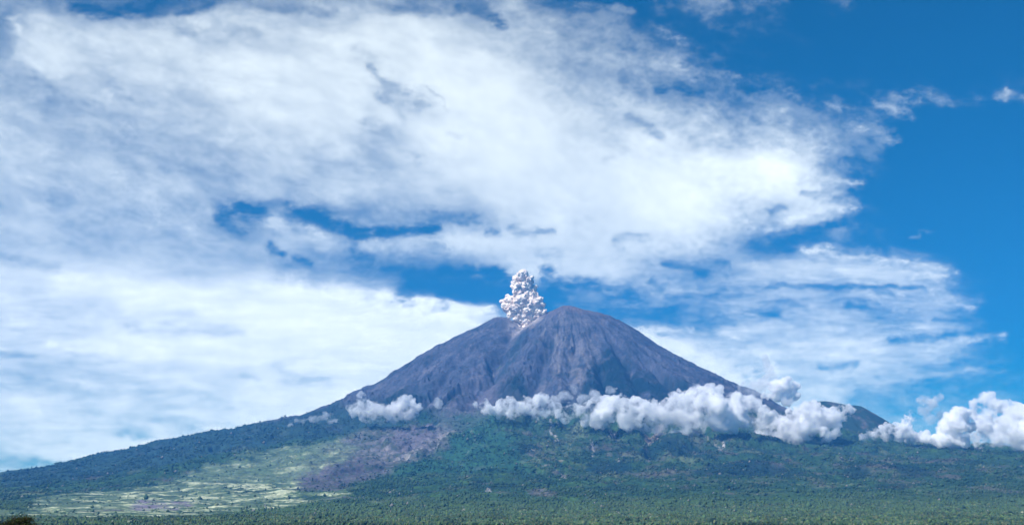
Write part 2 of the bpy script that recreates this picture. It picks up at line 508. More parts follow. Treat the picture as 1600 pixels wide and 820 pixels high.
# ------------------------------------------------------------------ second ridge, right of the cone
hp = np.array([1120, 1180, 1220, 1240, 1262, 1290, 1318, 1345, 1365, 1390, 1420, 1455, 1500, 1560, 1640], float)
hy = np.array([720, 690, 662, 642, 627, 626, 631, 634, 645, 660, 676, 690, 704, 722, 760], float)
ha, hb_ = ray(hp, hy)
D2 = 14200.0
aa = np.linspace(ha[0], ha[-1], 420); tt = np.linspace(-1, 1, 160)
AA, TT = np.meshgrid(aa, tt)
X2 = AA * D2 * (1 + 0 * TT); Y2 = D2 + TT * 1500
crest = np.interp(AA, ha, hb_) * D2
prof = np.where(TT < 0, 1 - np.abs(TT) ** 1.15, 1 - np.abs(TT) ** 1.1)
crest_k = np.abs(TT) * 1.0
Z2 = crest * (.35 + .65 * prof) + (ridged(X2 / 420, Y2 / 700, 3, 5, .55) - .3) * 60 * np.minimum(1, np.abs(TT) * 3) + fbm(X2 / 60, Y2 / 60, 1, 3) * 6
Z2 = Z2 - 1100 * sstep(.75, 1.0, np.abs(TT)) * .6
nb = fbm(X2 / 200, Y2 / 200, 2, 4)
C2 = np.zeros(X2.shape + (3,)) + np.array([.022, .052, .040])
C2 = mixc(C2, (.13, .115, .12), sstep(0, .4, nb) * .8)
hill = grid_mesh('hill', np.stack([X2, Y2, Z2], -1).reshape(-1, 3), 160, 420, None, True, {'land': C2.reshape(-1, 3)})
hill.data.materials.append(m_land); tag(hill, kind='structure')

# ------------------------------------------------------------------ forest of the plain (nobody could count it)
bm = bmesh.new(); bmesh.ops.create_icosphere(bm, subdivisions=1, radius=1)
iv = np.array([v.co[:] for v in bm.verts]); fi = np.array([[v.index for v in f.verts] for f in bm.faces]); bm.free()
N = 165000
ty = np.sqrt(rng.uniform(3150**2, 5900**2, N)); ta = rng.uniform(-.58, .58, N); txx = ta * ty
dens = fbm(txx / 380, ty / 380, 12.0, 4)
keep = rng.random(N) < np.clip(.75 + 1.3 * dens, .12, 1)
edge_y = np.interp(ta, [-.58, -.35, -.22, -.1, .1, .58], [4150, 4250, 4700, 5600, 5900, 5900])
keep &= ty < edge_y + 250 * dens
txx, ty = txx[keep], ty[keep]; N = len(ty)
tz = height(txx, ty)
s = rng.lognormal(0, .25, N) * 3.9
hgt = s * rng.uniform(.7, 1.15, N)
jit = 1 + .28 * rng.standard_normal((N, len(iv), 1))
TV = iv[None] * jit * np.stack([s, s, hgt], -1)[:, None, :]
TV[:, :, 0] += txx[:, None]; TV[:, :, 1] += ty[:, None]; TV[:, :, 2] += (tz + hgt * 1.05 + 1.0)[:, None]
TF = fi[None] + (np.arange(N) * len(iv))[:, None, None]
pal = np.array([[.044, .086, .044], [.062, .110, .048], [.085, .135, .050], [.055, .094, .057], [.098, .122, .062]])
stand = np.clip(1 + 1.1 * fbm(txx / 150, ty / 260, 44.0, 4), .55, 1.5)[:, None]
tc_ = pal[rng.integers(0, 5, N)] * rng.uniform(.9, 1.1, (N, 1)) * stand
pale = rng.random(N) < .002
tc_[pale] = np.array([.30, .32, .22])
tcol = np.repeat(tc_, len(iv), 0) * rng.uniform(.9, 1.1, (N * len(iv), 1))
wood = tri_mesh('forest', TV.reshape(-1, 3), TF.reshape(-1, 3), False, {'land': tcol})
m_fol = land_material('canopy', 1 / 2.0)
# scattered crowns over the higher slopes, thinning out towards the bare cone
ov = np.array([[1, 0, 0], [0, 1, 0], [-1, 0, 0], [0, -1, 0], [0, 0, 1.0], [0, 0, -1.0]])
of = np.array([[0, 1, 4], [1, 2, 4], [2, 3, 4], [3, 0, 4], [1, 0, 5], [2, 1, 5], [3, 2, 5], [0, 3, 5]])
N = 420000
ty = np.exp(rng.uniform(math.log(4700), math.log(15600), N)); ta = rng.uniform(-.58, .58, N)
ri = np.clip(np.searchsorted(yd, ty), 0, nr - 1); ci = np.clip(np.searchsorted(az_f, ta), 0, nc - 1)
fr = forest[ri, ci]; txx = ta * ty
dens = fbm(txx / 260, ty / 260, 22.0, 5, .65)
edge_u = np.interp(ta, [-.58, -.35, -.22, -.1], [4300, 4400, 4700, 4700])
keep = (ty > edge_u) & (rng.random(N) < fr * np.clip(.22 + 2.6 * dens, .03, 1)) & (GZ[ri, ci] < 1500)
txx, ty, ri, ci, dens = txx[keep], ty[keep], ri[keep], ci[keep], dens[keep]; N = len(ty)
tz = GZ2[ri, ci]
s = rng.lognormal(0, .35, N) * np.interp(ty, [4700, 9000, 15000], [5.2, 7.0, 9.5])
jit = 1 + .25 * rng.standard_normal((N, 6, 1))
V3 = ov[None] * jit * np.stack([s, s, s * .95], -1)[:, None, :]
V3 += np.stack([txx, ty, tz + s * .45], -1)[:, None, :]
F3 = of[None] + (np.arange(N) * 6)[:, None, None]
crown_mix = np.clip(.42 + 2.4 * fbm(txx / 620, ty / 620, 33.0, 4), 0, 1)[:, None]  # broad random patches of paler and darker crowns
c3 = (np.array([.014, .036, .026]) * (1 - crown_mix) + np.array([.055, .100, .048]) * crown_mix) * .45 + C[ri, ci] * .62
nf = np.clip((7400 - ty) / 2600, 0, 1)[:, None] * .75
c3 = (c3 * (1 - nf) + np.array([.072, .125, .058]) * nf) * rng.uniform(.82, 1.18, (N, 1))
dryc = rng.random(N) < .012
c3[dryc] = np.array([.20, .19, .17])
upper_wood = tri_mesh('woodland', V3.reshape(-1, 3), F3.reshape(-1, 3), True, {'land': np.repeat(c3, 6, 0)})
upper_wood.data.materials.append(m_fol); tag(upper_wood, kind='stuff')

wood.data.materials.append(m_fol); tag(wood, kind='stuff')

# ------------------------------------------------------------------ the one tree at the corner
def build_tree():
    base = at(30, 799, 130.0)
    gz = float(height(np.array([base.x]), np.array([130.0]))[0])
    root = bpy.data.objects.new('broadleaf_tree', None); COL.objects.link(root)
    root.location = (base.x, 130.0, gz)
    H = base.z - gz
    R = random.Random(3)
    verts, faces = [], []

    def tube(p0, p1, r0, r1, n=8):
        d = (p1 - p0).normalized(); a = d.orthogonal().normalized(); b = d.cross(a)
        k = len(verts)
        for p, r in ((p0, r0), (p1, r1)):
            for i in range(n):
                t = 2 * math.pi * i / n
                verts.append(p + (a * math.cos(t) + b * math.sin(t)) * r)
        for i in range(n):
            faces.append((k + i, k + (i + 1) % n, k + n + (i + 1) % n, k + n + i))
    prev = Vector((0, 0, 0)); pr = .32
    tips = []
    for i in range(6):
        q = Vector((R.uniform(-.15, .15), R.uniform(-.15, .15), H * .55 * (i + 1) / 6)); r = .32 - .03 * (i + 1)
        tube(prev, q, pr, r); prev, pr = q, r
    for i in range(15):
        t = R.uniform(.28, .55); a = i * 2.4; l = R.uniform(1.4, 2.6)
        s0 = Vector((0, 0, H * t)); s1 = s0 + Vector((math.cos(a) * l * .6, math.sin(a) * l * .6, R.uniform(1.2, 2.6)))
        s2 = s1 + Vector((math.cos(a) * l * .6, math.sin(a) * l * .6, R.uniform(.6, 2.0)))
        tube(s0, s1, .13, .08, 6); tube(s1, s2, .08, .03, 5); tips += [s1, s2]
    V_ = np.array([v[:] for v in verts]); F_ = np.array(faces)
    tr = tri_mesh('trunk', V_, F_, True, parent=root)
    m, nt, out = mat('bark'); b = nt.nodes.new('ShaderNodeBsdfPrincipled'); b.inputs['Base Color'].default_value = (.09, .06, .045, 1)
    b.inputs['Roughness'].default_value = .9
    n = nt.nodes.new('ShaderNodeTexNoise'); n.inputs['Scale'].default_value = 9
    bp = nt.nodes.new('ShaderNodeBump'); bp.inputs['Strength'].default_value = .6
    nt.links.new(n.outputs['Fac'], bp.inputs['Height']); nt.links.new(bp.outputs[0], b.inputs['Normal'])
    nt.links.new(b.outputs[0], out.inputs['Surface']); tr.data.materials.append(m)
    # leaves in clumps
    cl = []
    for i in range(70):
        a = R.uniform(0, 6.283); q = R.random() ** .5
        z = R.uniform(.42, .965)
        prof_ = math.sin(math.pi * min(1, max(0, (z - .36) / .645))) ** .42
        cl.append((math.cos(a) * q * 3.3 * prof_, math.sin(a) * q * 3.3 * prof_, H * z))
    for i in range(46):
        a = R.uniform(0, 6.283); q = R.random() ** .5
        cl.append((math.cos(a) * q * 2.35, math.sin(a) * q * 2.35, H * (.955 - .055 * q * q + R.uniform(-.035, .012))))
    cl = np.array(cl); M = 46000
    c = cl[rng.integers(0, len(cl), M)] + rng.normal(0, 1, (M, 3)) * np.array([.40, .40, .26])
    c[:, 2] = np.minimum(c[:, 2], H * (1.0 + .01 * rng.standard_normal(M)))
    a = rng.normal(size=(M, 3)); a /= np.linalg.norm(a, axis=1)[:, None]
    b2 = np.cross(a, rng.normal(size=(M, 3))); b2 /= np.linalg.norm(b2, axis=1)[:, None]
    sz = rng.uniform(.05, .11, (M, 1))
    LV = np.stack([c - a * sz, c + b2 * sz * .5, c + a * sz, c - b2 * sz * .5], 1).reshape(-1, 3)
    LF = np.arange(M * 4).reshape(-1, 4)
    lc = np.array([[.050, .040, .022], [.040, .050, .020], [.060, .085, .022]])[rng.choice(3, M, p=[.45, .35, .2])] * rng.uniform(.6, 1.3, (M, 1))
    cr = tri_mesh('crown', LV, LF, False, {'land': np.repeat(lc, 4, 0)}, root)
    cr.data.materials.append(m_fol)
    tag(root, 'dark brown green tree crown in the near corner, below the pale fields', 'tree')


build_tree()


# ------------------------------------------------------------------ ash plume and cumulus
def blob_mesh(name, puffs, voxel, disp, seed=0.0, smooth=True):
    """puffs: (centre, radius[, z squash]) -> one closed billowing skin"""
    bm = bmesh.new()
    for p in puffs:
        c, r = p[0], p[1]; sq = p[2] if len(p) > 2 else 1.0
        bmesh.ops.create_icosphere(bm, subdivisions=3, radius=r, matrix=Matrix.Translation(c) @ Matrix.Diagonal((1, 1, sq, 1)))
    me = bpy.data.meshes.new('tmp'); bm.to_mesh(me); bm.free()
    ob = bpy.data.objects.new('tmp', me); COL.objects.link(ob)
    md = ob.modifiers.new('r', 'REMESH'); md.mode = 'VOXEL'; md.voxel_size = voxel
    dg = bpy.context.evaluated_depsgraph_get(); dg.update()
    me2 = bpy.data.meshes.new_from_object(ob.evaluated_get(dg)); me2.name = name
    bpy.data.objects.remove(ob); bpy.data.meshes.remove(me)
    n = len(me2.vertices)
    co = np.empty(n * 3, np.float32); me2.vertices.foreach_get('co', co); co = co.reshape(-1, 3)
    no = np.empty(n * 3, np.float32); me2.vertices.foreach_get('normal', no); no = no.reshape(-1, 3)
    d = 0
    for sc_, amp in disp:
        # billow: rounded bulges between sharp creases
        d = d + amp * (np.abs(perlin(co[:, 0] / sc_ + seed, co[:, 1] / sc_, co[:, 2] / sc_)) * 2 - .55)
    co = co + no * d[:, None]
    me2.vertices.foreach_set('co', co.astype(np.float32).ravel())
    me2.polygons.foreach_set('use_smooth', np.full(len(me2.polygons), smooth, bool))
    me2.update()
    o = bpy.data.objects.new(name, me2); COL.objects.link(o)
    return o


# plume
PD = 14700.0
pl = []
R = random.Random(8)
for (px, py, rp) in [(817, 430, 10), (808, 437, 8), (827, 438, 8), (806, 448, 9), (820, 448, 12), (831, 451, 8), (809, 459, 9), (824, 461, 11), (835, 461, 7),
                     (799, 469, 9), (789, 471, 6), (814, 472, 14), (832, 473, 12), (843, 470, 7), (848, 477, 6), (793, 480, 9), (806, 484, 13), (824, 487, 14), (841, 485, 10),
                     (849, 488, 6), (798, 491, 7), (813, 498, 10), (828, 498, 9), (840, 494, 7), (853, 489, 3), (820, 508, 6), (809, 510, 5), (802, 517, 4), (796, 525, 3)]:
    c = at(px, py, PD + R.uniform(-40, 40)); r = rp / 1600 * PD * .90
    pl.append((c, r))
    for i in range(8):
        v = Vector((R.gauss(0, 1), R.gauss(0, 1), R.gauss(0, 1))).normalized()
        pl.append((c + v * r * .85, r * R.uniform(.25, .60)))
plume = blob_mesh('ash_plume', pl, 4.5, [(85, 24), (36, 14), (15, 3)], 3.0)
m, nt, out = mat('ash_smoke')
b = nt.nodes.new('ShaderNodeBsdfPrincipled'); b.inputs['Roughness'].default_value = 1
b.inputs['Specular IOR Level'].default_value = 0
n = nt.nodes.new('ShaderNodeTexNoise'); n.inputs['Scale'].default_value = .012; n.inputs['Detail'].default_value = 4
tc = nt.nodes.new('ShaderNodeTexCoord'); nt.links.new(tc.outputs['Object'], n.inputs['Vector'])
cr = nt.nodes.new('ShaderNodeValToRGB'); cr.color_ramp.elements[0].position = .35; cr.color_ramp.elements[1].position = .6
cr.color_ramp.elements[0].color = (.72, .58, .50, 1); cr.color_ramp.elements[1].color = (.94, .84, .73, 1)
nt.links.new(n.outputs['Fac'], cr.inputs[0]); nt.links.new(cr.outputs[0], b.inputs['Base Color'])
nt.links.new(b.outputs[0], out.inputs['Surface'])
plume.data.materials.append(m)
tag(plume, 'pinkish white billowing column of ash rising from the crater', 'ash plume')


def cloud_material(name, density, nscale, lo, hi, foot=.12):
    m, nt, out = mat(name)
    v = nt.nodes.new('ShaderNodeVolumePrincipled')
    v.inputs['Color'].default_value = (1, 1, 1, 1); v.inputs['Anisotropy'].default_value = -.45
    tc = nt.nodes.new('ShaderNodeTexCoord')
    n = nt.nodes.new('ShaderNodeTexNoise'); n.inputs['Scale'].default_value = nscale; n.inputs['Detail'].default_value = 6
    n.inputs['Roughness'].default_value = .68
    nt.links.new(tc.outputs['Object'], n.inputs['Vector'])
    mr = nt.nodes.new('ShaderNodeMapRange'); mr.inputs['From Min'].default_value = lo; mr.inputs['From Max'].default_value = hi
    mr.inputs['To Min'].default_value = 0; mr.inputs['To Max'].default_value = density
    nt.links.new(n.outputs['Fac'], mr.inputs['Value']); sp = nt.nodes.new('ShaderNodeSeparateXYZ'); nt.links.new(tc.outputs['Generated'], sp.inputs[0])
    hr_ = nt.nodes.new('ShaderNodeMapRange'); hr_.interpolation_type = 'SMOOTHSTEP'
    hr_.inputs['From Min'].default_value = 0.0; hr_.inputs['From Max'].default_value = .42
    hr_.inputs['To Min'].default_value = foot; hr_.inputs['To Max'].default_value = 1
    nt.links.new(sp.outputs['Z'], hr_.inputs['Value'])
    mm = nt.nodes.new('ShaderNodeMath'); mm.operation = 'MULTIPLY'
    nt.links.new(mr.outputs[0], mm.inputs[0]); nt.links.new(hr_.outputs[0], mm.inputs[1])
    nt.links.new(mm.outputs[0], v.inputs['Density'])
    nt.links.new(v.outputs[0], out.inputs['Volume'])
    return m


m_thick = cloud_material('cumulus', .060, 1 / 190, .46, .63)
m_bright = cloud_material('cumulus_puff', .07, 1 / 150, .40, .58, .6)
m_rag = cloud_material('cumulus_ragged', .050, 1 / 130, .47, .63)
m_thin = cloud_material('cumulus_wisp', .014, 1 / 120, .36, .66, .5)


def cloud(label, D, lobes, seed, material=None, n_sub=20, vox=11.0, disp=((170, 40), (70, 22), (30, 11))):
    R = random.Random(seed); P = []
    for L in lobes:
        px, py, rp = L[:3]; sq = L[3] if len(L) > 3 else .8
        c = at(px, py, D + R.uniform(-60, 60)); r = rp / 1600 * D * 1.12
        P.append((c, r, sq))
        for i in range(n_sub):
            v = Vector((R.gauss(0, 1), R.gauss(0, 1), R.gauss(0, 1))).normalized()
            if v.z < -.1: v.z *= -.4
            P.append((c + Vector((v.x * r * .85, v.y * r * .85, v.z * r * .85 * sq)), r * (.12 + .45 * R.random() ** 1.6), .9))
    o = blob_mesh('cloud', P, vox, disp, seed * 1.7)
    o.data.materials.append(material or m_thick)
    tag(o, label, 'cloud', 'low cumulus clouds round the volcano')
    return o


cloud('small twin-topped white cloud alone on the left flank of the cone', 11300,
      [(570, 636, 17), (556, 640, 12), (585, 645, 15), (600, 652, 10), (632, 638, 17), (645, 640, 11), (618, 648, 14), (575, 652, 12), (635, 650, 12), (565, 625, 9), (640, 628, 9)], 1, m_rag, 16)
cloud('faint tiny wisp of cloud on bare slope right of the twin-topped cloud', 11500,
      [(684, 634, 8), (691, 630, 5), (697, 637, 5)], 2, m_thin, 6)
cloud('ragged cloud patch at the foot of the grey cone, left of centre', 11400,
      [(742, 633, 6, .6), (765, 640, 10, .7), (790, 634, 14), (812, 640, 14), (800, 645, 14, .7), (838, 634, 16, .8), (862, 640, 14), (845, 650, 14, .7), (780, 645, 10), (760, 632, 8), (825, 628, 10), (850, 622, 8)], 3, m_rag, 16)
cloud('long thick bank of white cloud across the middle of the mountain', 11000,
      [(890, 645, 15), (915, 640, 15), (945, 636, 20), (970, 635, 20), (985, 650, 24), (935, 655, 18, .7), (1015, 645, 20), (1045, 645, 22), (1060, 630, 18),
       (1085, 620, 20), (1105, 612, 16), (1075, 660, 26), (1040, 668, 20), (1110, 640, 28), (1135, 655, 24), (1165, 640, 18), (1150, 625, 12), (1175, 662, 20, .7), (1000, 668, 16, .7), (1195, 650, 16)], 4)
cloud('bright white cloud between the long bank and the second ridge', 11600,
      [(1200, 680, 16, .7), (1225, 670, 22), (1255, 660, 26), (1262, 645, 18), (1290, 655, 22), (1310, 645, 18), (1285, 678, 20, .7), (1245, 685, 18, .6), (1180, 628, 10), (1168, 624, 8)], 5)
cloud('tiny brilliant white puff floating above the right shoulder of the cone', 12500,
      [(1224, 603, 15), (1238, 606, 10), (1212, 606, 11), (1228, 597, 9), (1244, 618, 8), (1215, 620, 8), (1230, 624, 9), (1200, 618, 7)], 6, m_bright, 16)
cloud('faint upright streak of vapour above the tiny brilliant puff', 12600,
      [(1207, 592, 9, 1.2), (1201, 578, 8, 1.5), (1196, 562, 6, 1.8), (1190, 600, 11), (1176, 604, 11), (1163, 602, 9), (1184, 612, 10)], 16, m_thin, 8)
cloud('thin mist lying over the forested left ridge', 12300,
      [(470, 658, 7, .6), (490, 655, 9, .6), (508, 650, 9, .7), (520, 657, 8, .6), (452, 664, 5, .6)], 17, m_thin, 8)
cloud('pale mist curling up the cone above the long bank', 12000,
      [(885, 618, 9), (897, 608, 8), (910, 622, 10), (930, 616, 10), (872, 626, 9), (955, 610, 8)], 18, m_thin, 8)
cloud('low flat cloud touching the end of the second ridge', 11800,
      [(1350, 684, 9, .6), (1370, 678, 13, .7), (1385, 672, 10), (1400, 680, 14, .7), (1418, 660, 10), (1424, 650, 7), (1412, 672, 14), (1435, 685, 14, .6)], 7)
cloud('round glaring white cloud left of the tallest cloud', 11600,
      [(1490, 665, 19), (1497, 653, 14), (1478, 672, 13), (1508, 663, 12), (1470, 688, 15, .6), (1497, 688, 17, .6), (1450, 686, 12, .7)], 8, m_bright)
cloud('thin smoky cloud rising behind the round glaring white cloud', 12400,
      [(1440, 624, 9), (1455, 630, 11), (1462, 624, 8), (1448, 640, 9), (1455, 655, 10), (1470, 648, 9)], 9, m_thin, 8)
cloud('tallest peaked cloud at the right, behind its neighbours', 12800,
      [(1545, 622, 11), (1532, 632, 13), (1558, 634, 15), (1580, 642, 17), (1538, 648, 17), (1518, 646, 10), (1530, 668, 14), (1548, 680, 14), (1520, 684, 10), (1605, 652, 18), (1555, 664, 18), (1640, 660, 22)], 10)
cloud('big white cloud filling the right edge with a flat grey base', 11000,
      [(1572, 668, 18), (1592, 658, 21), (1615, 655, 24), (1562, 688, 16, .7), (1600, 688, 24, .7), (1650, 668, 30), (1536, 694, 13, .6), (1690, 675, 28)], 11)
# ------------------------------------------------------------------ high cloud deck, as a vault of sky beyond the air
gy = [0, 16, 30, 60, 100, 140, 180, 220, 260, 300, 340, 380, 420, 460, 500, 540, 580, 620, 660, 700, 740, 820]
gw = [
[52,46,40,32,28,26,34,40,48,54,58,62,62,50,42,34,64,30,5,0,0,15,38,20,18,0,22,0,0,0,0,0,0],
 [50,58,54,44,38,40,52,62,52,46,58,70,72,55,48,42,66,48,28,15,4,12,30,12,10,0,8,0,0,0,0,0,0],
 [44,72,74,68,58,74,78,78,78,72,74,80,84,80,78,60,68,62,45,35,12,5,15,10,8,0,0,0,0,0,0,0,0],
 [50,84,84,82,84,84,84,76,80,84,86,90,92,88,86,82,72,66,60,52,40,14,3,3,3,2,0,0,0,0,0,0,0],
 [60,84,88,78,84,80,84,92,94,93,92,90,90,92,94,94,88,70,60,52,55,50,20,3,3,3,0,0,0,0,2,0,0],
 [64,66,72,78,84,80,78,92,93,92,90,93,85,93,97,97,96,85,66,62,50,30,30,18,20,5,3,5,5,3,3,5,8],
 [82,66,60,70,70,72,78,82,90,92,92,94,88,86,96,97,96,94,82,78,76,66,60,45,55,40,30,10,3,0,0,0,0],
 [78,78,68,66,68,66,68,74,78,82,84,82,72,88,97,97,97,96,90,84,88,84,70,66,70,62,52,20,0,0,0,0,0],
 [78,80,82,78,66,60,62,64,80,78,70,72,74,86,92,94,95,94,94,92,94,92,92,92,96,92,45,8,0,0,0,0,0],
 [70,74,66,74,78,80,70,64,66,66,72,74,76,74,80,86,92,94,93,94,97,97,92,84,92,88,65,6,0,0,0,0,0],
 [78,80,76,72,70,70,68,50,50,50,40,55,62,50,55,66,88,93,90,92,97,96,90,76,70,75,60,5,0,0,0,0,0],
 [74,78,76,70,72,74,68,66,70,78,55,72,72,76,88,88,90,92,88,88,88,84,78,55,10,10,15,8,5,0,0,0,0],
 [88,90,90,88,88,80,76,72,68,50,45,40,30,25,30,55,84,88,86,84,60,60,35,55,70,75,76,76,74,50,5,0,0],
 [88,88,88,90,92,97,97,94,97,97,93,85,60,15,5,3,3,5,30,45,50,45,50,55,60,55,52,60,62,60,20,3,0],
 [86,84,82,88,92,92,86,96,99,99,99,99,98,95,90,80,50,0,0,5,35,30,30,50,65,65,66,62,40,60,30,0,0],
 [84,80,84,92,97,97,96,97,94,92,95,94,96,97,97,97,90,80,50,70,85,86,72,66,76,80,80,78,78,76,50,10,0],
 [78,74,74,76,80,84,84,84,90,88,90,90,88,90,92,90,90,90,90,90,90,90,86,84,80,66,76,74,60,45,30,15,3],
 [84,84,84,80,82,80,80,80,88,90,92,95,90,90,90,90,90,90,90,90,90,88,86,82,78,76,74,50,35,35,35,35,20],
 [84,84,84,84,72,78,78,84,86,86,86,86,86,86,86,86,86,86,86,86,86,86,86,80,76,70,60,50,45,40,40,35,30],
 [72,80,84,86,90,88,86,86,86,86,86,86,86,86,86,86,86,86,86,86,86,86,86,80,76,70,60,55,50,45,45,45,45],
 [66,70,80,84,86,86,86,86,86,86,86,86,86,86,86,86,86,86,86,86,86,86,86,80,76,70,60,55,50,45,45,45,45],
 [66,70,80,84,86,86,86,86,86,86,86,86,86,86,86,86,86,86,86,86,86,86,86,80,76,70,60,55,50,45,45,45,45]]
gw = np.array(gw, float) / 100
gy = np.array(gy, float)


def lookup(x, y):
    """smooth interpolation of the cloud cover table"""
    fx = np.clip(x / 50, 0, 31.999); ix = fx.astype(int); tx_ = fx - ix
    yc = np.clip(y, 0, 819.9); iy = np.clip(np.searchsorted(gy, yc, side='right') - 1, 0, len(gy) - 2)
    ty_ = (yc - gy[iy]) / (gy[iy + 1] - gy[iy])
    tx_ = tx_ * tx_ * (3 - 2 * tx_) * .6 + tx_ * .4; ty_ = ty_ * ty_ * (3 - 2 * ty_) * .6 + ty_ * .4
    a = gw[iy, ix] * (1 - tx_) + gw[iy, ix + 1] * tx_
    b = gw[iy + 1, ix] * (1 - tx_) + gw[iy + 1, ix + 1] * tx_
    return a * (1 - ty_) + b * ty_


saz = np.radians(np.linspace(-36, 36, 1750)); sel = np.radians(np.linspace(-1.5, 36, 900))
SA, SE = np.meshgrid(saz, sel)
RS = 70000.0
VX = np.sin(SA) * np.cos(SE) * RS; VY = np.cos(SA) * np.cos(SE) * RS; VZ = np.sin(SE) * RS
PX, PY = to_px(VX, VY, VZ)
# flow-aligned warps: streaks lie nearly level low down, slant down to the right higher up
wx = 26 * fbm(PX / 150, PY / 90, 1.5, 5, .55); wy = 15 * fbm(PX / 150, PY / 90, 7.5, 5, .55)
wx2 = 13 * fbm(PX / 38, PY / 26, 2.5, 5, .62); wy2 = 8 * fbm(PX / 38, PY / 26, 8.5, 5, .62)
kn = fbm(PX / 24, PY / 11, 3.5, 4, .6)
W = lookup(PX + wx + 1.3 * wx2, PY + .8 * wy + 1.2 * wy2)


def stroke(pts, wid, val, k=1.0, soft=1.0, amp=10, sc=34):
    """a streak of thicker (val 1) or thinner (val 0) cloud along a path"""
    global W
    x0 = min(p[0] for p in pts) - 4 * wid - 40; x1 = max(p[0] for p in pts) + 4 * wid + 40
    y0 = min(p[1] for p in pts) - 4 * wid - 40; y1 = max(p[1] for p in pts) + 4 * wid + 40
    m = (PX > x0) & (PX < x1) & (PY > y0) & (PY < y1)
    x = PX[m]; y = PY[m]
    x = x + 1.3 * wx2[m] + .25 * wx[m]; y = y + 1.2 * wy2[m] + .25 * wy[m]
    d, _ = seg_dist(x, y, pts)
    g = np.exp(-(d / wid) ** 2 * soft) * k
    g = np.clip(g * (1 + 2.6 * kn[m] * (1 - .6 * g)), 0, 1)
    W[m] = W[m] * (1 - g) + val * g


